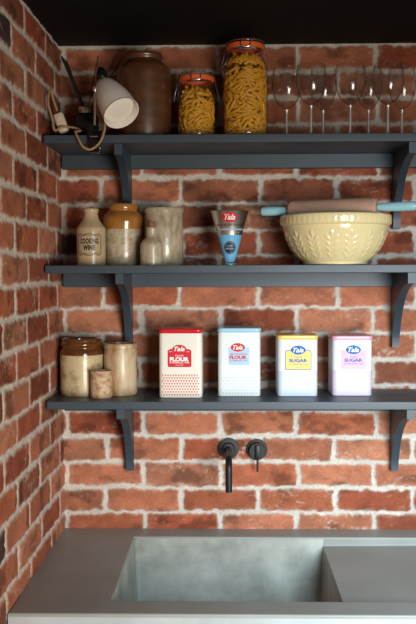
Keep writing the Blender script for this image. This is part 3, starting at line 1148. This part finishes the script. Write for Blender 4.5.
def copy_thing(root):
    r = root.copy()
    link(r)
    for ch in root.children:
        c = ch.copy()
        link(c)
        c.parent = r
        for g_ in ch.children:
            d_ = g_.copy()
            link(d_)
            d_.parent = c
    return r


wg0 = make_glass()
GL = [(0.6427, -0.100, 1.02, 1.06, 'wine glass standing nearest the tall pasta jar'),
      (0.7007, -0.190, 1.00, 0.985, 'wine glass standing in front, leftmost of the three front glasses'),
      (0.7440, -0.088, 0.92, 1.06, 'wine glass behind, half hidden between the leftmost and middle front glasses'),
      (0.8036, -0.190, 1.00, 0.985, 'wine glass standing in front, middle of the three front glasses'),
      (0.8686, -0.088, 0.92, 1.06, 'wine glass behind, half hidden between the middle and rightmost front glasses'),
      (0.9023, -0.190, 1.03, 0.985, 'wine glass standing in front, rightmost of the three front glasses'),
      (0.9600, -0.088, 0.92, 1.06, 'wine glass at the far right end of the row, behind the others')]
for i, (x, y, s, sz, lb) in enumerate(GL):
    o = wg0 if i == 0 else copy_thing(wg0)
    o.location = (x, y, SH[0])
    o.scale = (s, s, sz)
    o['label'] = lb

# ------------------------------------------------------------------ measuring cone
t = thing('measuring_cup', (0.4860, -0.170, SH[1]), 'conical steel measuring cup with a blue lower half and red oval badge', 'measuring cup')
HC, RT, RB = 0.1440, 0.0500, 0.0128


def cone_r(z):
    return RB + (RT - RB) * (z - 0.008) / (HC - 0.008)


z_b0, z_b1 = 0.013, 0.0800
bm = lathe(NB(), [(cone_r(z_b1), z_b1), (RT, HC - 0.001), (RT + 0.0012, HC), (RT + 0.0008, HC + 0.001), (RT - 0.001, HC), (cone_r(z_b1) - 0.001, z_b1), (RB - 0.001, 0.01)], 64)
obj('cup_body', bm, MT['steel'], t)
bm = lathe(NB(), [(cone_r(0.008), 0.008), (cone_r(z_b0), z_b0), (cone_r(z_b0) + 0.0003, z_b0), (cone_r(z_b1) + 0.0003, z_b1), (cone_r(z_b1), z_b1)], 64, mat=lambda k: 0)
obj('blue_band', bm, MT['cupblue'], t)
bm = lathe(NB(), [(cone_r(0.0925) + 0.0002, 0.0925), (cone_r(0.0925) + 0.0005, 0.0927), (cone_r(0.0965) + 0.0005, 0.0963), (cone_r(0.0965) + 0.0002, 0.0965)], 64)
obj('pale_line', bm, MT['cupline'], t)
bm = lathe(NB(), [(0, 0), (0.0235, 0), (0.0238, 0.002), (0.021, 0.0038), (0.0145, 0.006), (0.0128, 0.0085), (0.0125, 0.010)], 48)
obj('foot', bm, MT['steel'], t)


def on_cone(bm, off):
    for v in bm.verts:
        r = cone_r(v.co.z) + off
        a = v.co.x / r
        dy = v.co.y
        v.co = Vector(((r - dy) * math.sin(a), -(r - dy) * math.cos(a), v.co.z))
    return bm


def disc_bm(cx, cz, w, h, n=32, rings=5):
    bm = NB()
    c = bm.verts.new((cx, 0, cz))
    prev = None
    for k in range(1, rings + 1):
        ring = [bm.verts.new((cx + w / 2 * k / rings * math.cos(2 * PI * i / n), 0, cz + h / 2 * k / rings * math.sin(2 * PI * i / n))) for i in range(n)]
        for i in range(n):
            j = (i + 1) % n
            if prev is None:
                bm.faces.new((c, ring[i], ring[j]))
            else:
                bm.faces.new((prev[i], ring[i], ring[j], prev[j]))
        prev = ring
    return bm


badge = obj('badge', on_cone(disc_bm(0, 0.1265, 0.0430, 0.0260), 0.0004), MT['red'], t, smooth=False)
obj('lettering', on_cone(merge(NB(), text_bm('Tala', 0.0200, 0.0005, 0.35, width=0.029), 0, 0, 0.1265), 0.0007), MT['white'], badge, smooth=False)
bm = NB()
for i in range(15):
    merge(bm, text_bm('MEASURE'[i % 7], 0.0060, 0.0002), (i - 7) * 0.0052, 0, 0.1060)
obj('scale_print', on_cone(bm, 0.0004), MT['ink'], t, smooth=False)
seal = obj('emblem', on_cone(disc_bm(0, 0.0465, 0.0330, 0.0345), 0.0006), MT['ink'], t, smooth=False)
bm = NB()
merge(bm, text_bm('COOK\'S', 0.0065, 0.0001, width=0.018), 0, 0, 0.0515)
merge(bm, text_bm('MEASURE', 0.0060, 0.0001, width=0.022), 0, 0, 0.0440)
for a in range(24):
    a0 = 2 * PI * a / 24
    ribbon(bm, [(0.0140 * math.cos(a0 + d), 0.0465 + 0.0148 * math.sin(a0 + d)) for d in (0.26, 0.13, 0.0)], 0.0007)
obj('lettering', on_cone(bm, 0.0009), MT['cupline'], seal, smooth=False)

# ------------------------------------------------------------------ mixing bowl
t = thing('mixing_bowl', (0.7705, -0.1525, SH[1]), 'cream yellow mixing bowl with a raised leaf pattern, holding up the rolling pin', 'bowl')
HB = 0.1330
RIM = 0.1490
prof_out = smooth_prof([(0.080, 0.0), (0.086, 0.002), (0.0885, 0.008), (0.100, 0.020), (0.119, 0.043), (0.131, 0.068), (0.1385, 0.090), (0.1415, 0.103)], 6)
band = [(0.1455, 0.1045), (0.1475, 0.107), (0.1480, 0.112), (0.1485, 0.120), (RIM, 0.127), (RIM - 0.001, 0.131), (RIM - 0.005, HB), (RIM - 0.010, 0.1315)]
inn = smooth_prof([(RIM - 0.011, 0.128), (0.130, 0.095), (0.115, 0.055), (0.085, 0.020), (0.04, 0.010), (0.0, 0.009)], 4)


def leaf_relief(th, z):
    """height of the moulded sprigs at angle th, height z"""
    n = 16
    per = 2 * PI / n
    u = ((th / per) % 1.0 - 0.5) * per * 0.128       # metres from the sprig's stem
    v = z
    h = 0.0
    # stem
    if 0.012 < v < 0.072:
        h = max(h, 0.6 * math.exp(-(u / 0.0014) ** 2))
    for k in range(4):
        z0 = 0.014 + 0.0145 * k
        for s in (-1, 1):
            cu, cv = s * 0.0098, z0 + 0.0105
            ca, sa = math.cos(0.85), math.sin(0.85)
            du, dv = (u - cu) * s, v - cv
            a = du * ca + dv * sa
            b = -du * sa + dv * ca
            e = (a / 0.0105) ** 2 + (b / 0.0040) ** 2
            if e < 1:
                h = max(h, (1 - e) ** 0.5 * (0.75 + 0.25 * min(1, abs(b) / 0.0012)))
    e = (u / 0.0045) ** 2 + ((v - 0.080) / 0.0095) ** 2
    if e < 1:
        h = max(h, (1 - e) ** 0.5)
    return h


bm = NB()
seg = 448
full = [(0, 0.003), (0.076, 0.003), (0.078, 0.0)]
# denser outside rows for the relief
rows = []
for i in range(len(prof_out) - 1):
    (r0, z0), (r1, z1) = prof_out[i], prof_out[i + 1]
    for k in range(2):
        rows.append((r0 + (r1 - r0) * k / 2, z0 + (z1 - z0) * k / 2))
rows.append(prof_out[-1])
allp = full + rows + band + inn
rings = []
for idx, (r, z) in enumerate(allp):
    if r < 1e-6:
        rings.append([bm.verts.new((0, 0, z))])
        continue
    ring = []
    for i in range(seg):
        th = 2 * PI * i / seg
        rr = r
        if len(full) <= idx < len(full) + len(rows) and 0.008 < z < 0.098:
            rr += 0.0020 * leaf_relief(th, z)
        elif len(full) + len(rows) + 2 <= idx < len(full) + len(rows) + 4:
            rr += 0.0007 * (1 if (i // 4) % 2 else 0)
        ring.append(bm.verts.new((rr * math.cos(th), rr * math.sin(th), z)))
    rings.append(ring)
for a, b in zip(rings, rings[1:]):
    for i in range(seg):
        j = (i + 1) % seg
        if len(a) == 1:
            bm.faces.new((a[0], b[j], b[i]))
        elif len(b) == 1:
            bm.faces.new((a[i], a[j], b[0]))
        else:
            bm.faces.new((a[i], a[j], b[j], b[i]))
bmesh.ops.recalc_face_normals(bm, faces=bm.faces)
obj('bowl_body', bm, MT['bowl'], t, angle=70)

# rolling pin
pa = Vector((0.5725, -0.136, 1.8160))
pb = Vector((0.9640, -0.262, 1.8200))
dr = (pb - pa)
Lp = dr.length
t = thing('rolling_pin', (pa + pb) / 2, 'wooden rolling pin with pale blue handles lying across the yellow bowl', 'rolling pin')
mx = axis_matrix((0, 0, 0), dr.normalized())
h0 = -Lp / 2
hl = 0.076
hr = 0.100
r = 0.0265
bm = lathe(NB(), smooth_prof([(0, h0 + hl), (r - 0.008, h0 + hl), (r - 0.002, h0 + hl + 0.003), (r, h0 + hl + 0.010)], 3) + smooth_prof([(r, -h0 - hr - 0.010), (r - 0.002, -h0 - hr - 0.003), (r - 0.008, -h0 - hr), (0, -h0 - hr)], 3), 40, M=mx)
obj('roller', bm, MT['pinwood'], t)
for s, L_ in ((-1, hl), (1, hr)):
    k = L_ / 0.09
    pr = [(0.0, 0.0), (0.0085, 0.001), (0.0095, 0.004), (0.0102, 0.012), (0.0115, 0.030), (0.0124, 0.050), (0.0124, 0.072), (0.0120, 0.084), (0.0105, 0.0885), (0, 0.0895)]
    e = -h0 - L_
    pr = [(rr, s * (e + z * k)) for rr, z in pr]
    bm = lathe(NB(), pr, 28, M=mx)
    bmesh.ops.recalc_face_normals(bm, faces=bm.faces)
    obj('handle', bm, MT['pinblue'], t)

# ------------------------------------------------------------------ reed diffuser
t = thing('reed_diffuser', (0.0960, -0.130, SH[0]), 'black glass reed diffuser bottle with a silver collar, behind the lamp', 'diffuser')
bm = NB()
rprism(bm, 0.062, 0.062, 0, 0.074, 0.012, 0.006)
obj('bottle', bm, MT['blackgloss'], t, angle=50)
bm = lathe(NB(), [(0.0150, 0.072), (0.0205, 0.0735), (0.0205, 0.0905), (0.0195, 0.092), (0.010, 0.092), (0.010, 0.085), (0, 0.085)], 36)
obj('collar', bm, MT['chrome'], t)
for (x0, z0, y0), (x1, z1, y1) in [((-0.0035, 0.078, 0), (-0.0710, 0.2370, 0.030)), ((-0.0045, 0.078, -0.004), (-0.0625, 0.2270, 0.012)), ((-0.0010, 0.078, 0.004), (-0.0570, 0.2230, 0.022)), ((0.0025, 0.078, 0), (0.0300, 0.2380, 0.030)),
                                   ((0.004, 0.078, 0.002), (0.0790, 0.2460, 0.040)), ((0.005, 0.078, 0.005), (0.0960, 0.2360, 0.038))]:
    bm = tube(NB(), [(x0, y0, z0), (x1, y1, z1)], 0.0028 if x1 < 0 else 0.0014, 8)
    obj('reed', bm, MT['reed'], t)

# ------------------------------------------------------------------ clip-on lamp
t = thing('clamp_lamp', (0.1370, -0.245, SH[0]), 'white cone-shaded lamp clamped to the front edge of the top shelf', 'lamp')
base = Vector(t.location)


def rel(*p):
    return Vector(p) - base


bm = NB()
box(bm, -0.020, 0.020, -0.012, 0.030, 0.0005, 0.008, 0.002)
box(bm, -0.016, 0.016, -0.014, -0.0015, -0.040, 0.008, 0.002)
box(bm, -0.014, 0.014, -0.012, 0.025, -0.046, -0.040, 0.002)
lathe(bm, [(0, -0.040), (0.004, -0.040), (0.004, -0.027), (0.009, -0.026), (0.009, -0.0225), (0, -0.0225)], 20, 0, 0.012)
lathe(bm, [(0, 0.008), (0.010, 0.008), (0.010, 0.018), (0.006, 0.024), (0, 0.024)], 20, 0, 0.0)
obj('clamp', bm, MT['blackgloss'], t)
bm = NB()
tube(bm, [(0, 0, 0.020), (0.0, 0.004, 0.070), (0.0, 0.010, 0.119)], 0.0032, 12)
lathe(bm, [(0, 0.113), (0.0055, 0.114), (0.0065, 0.119), (0.0055, 0.125), (0, 0.126)], 16, 0.0, 0.010)
tube(bm, [(0.0, 0.010, 0.121), (0.006, 0.020, 0.126), (0.011, 0.038, 0.140)], 0.0036, 10, smooth=3)
box(bm, -0.010, 0.010, -0.0165, -0.0140, -0.008, -0.005, 0.0008, 1)
obj('arm', bm, MT['chrome'], t)
neck = rel(0.1535, -0.205, 2.1500)
mouth = rel(0.2095, -0.272, 2.0575)
ax = (mouth - neck)
Ls = ax.length
mx = axis_matrix(neck, ax.normalized())
pr = smooth_prof([(0.0, 0.0), (0.013, 0.0), (0.0200, 0.004), (0.0270, 0.016), (0.0345, 0.036), (0.0410, 0.062), (0.0452, 0.090), (0.0472, Ls)], 4)
bm = lathe(NB(), pr + [(0.0478, Ls + 0.0005), (0.0478, Ls - 0.001), (0.0462, Ls - 0.0008)] + [(max(r_ - 0.0015, 0), z_ + 0.001) for r_, z_ in reversed(pr[:-1])], 48, M=mx)
obj('lamp_shade', bm, MT['shade'], t, angle=70)
mc = axis_matrix(neck, Vector((0.0085, -0.022, -0.034)).normalized())
bm = lathe(NB(), [(0.0, -0.002), (0.0130, -0.002), (0.0130, 0.002), (0.0105, -0.012), (0.0105, -0.014), (0.0, -0.014)], 28, M=mc)
obj('lamp_collar', bm, MT['chrome'], t)
bm = lathe(NB(), [(0.0, -0.012), (0.0135, -0.013), (0.0150, -0.021), (0.0145, -0.032), (0.0115, -0.044), (0.0080, -0.052), (0.0, -0.052)], 28, M=mc)
obj('lamp_holder', bm, MT['black'], t)
bm = lathe(NB(), smooth_prof([(0.0, Ls - 0.012), (0.018, Ls - 0.0128), (0.034, Ls - 0.0155), (0.0425, Ls - 0.020), (0.040, Ls - 0.035), (0.020, Ls - 0.070), (0.012, 0.020)], 3), 40, M=mx)
bmesh.ops.recalc_face_normals(bm, faces=bm.faces)
obj('reflector_bulb', bm, MT['frost'], t)
cp = [(0.1450, -0.190, 2.175), (0.1560, -0.205, 2.120), (0.1582, -0.235, 2.063), (0.1652, -0.262, 2.027), (0.1602, -0.268, 1.9995), (0.1476, -0.268, 1.9788), (0.1283, -0.268, 1.9673), (0.1104, -0.268, 1.9737), (0.0983, -0.264, 1.9923),
      (0.0873, -0.252, 2.0145), (0.0840, -0.236, 2.0180), (0.0948, -0.216, 2.0240), (0.0773, -0.203, 2.0330), (0.047, -0.215, 2.0340), (0.0305, -0.226, 2.0225), (0.0250, -0.226, 2.035), (0.0222, -0.222, 2.0523), (0.0125, -0.222, 2.0886), (0.0112, -0.215, 2.115), (0.0135, -0.200, 2.134), (0.019, -0.190, 2.109), (0.0290, -0.190, 2.080)]
bm = tube(NB(), [rel(*p) for p in cp], 0.0031, 8, smooth=5)
obj('cord', bm, MT['cord'], t)
bm = NB()
box(bm, -0.0135, 0.0135, -0.009, 0.009, -0.028, 0.028, 0.006, 3)
lathe(bm, [(0.0055, 0.0), (0.0050, 0.0015), (0, 0.0018)], 16, 0, 0, M=Matrix.Translation((0, -0.009, 0.014)) @ ydir)
top, bot = rel(0.0300, -0.190, 2.0740), rel(0.0500, -0.200, 2.0210)
d_ = (top - bot).normalized()
sw = axis_matrix((top + bot) / 2, d_)
yv = Vector((0, -1, 0))
yv = (yv - d_ * yv.dot(d_)).normalized()
xv = (-yv).cross(d_)
sw = Matrix((xv, -yv, d_)).transposed().to_4x4()
sw.translation = (top + bot) / 2
bm.transform(sw)
obj('inline_switch', bm, MT['switch'], t)
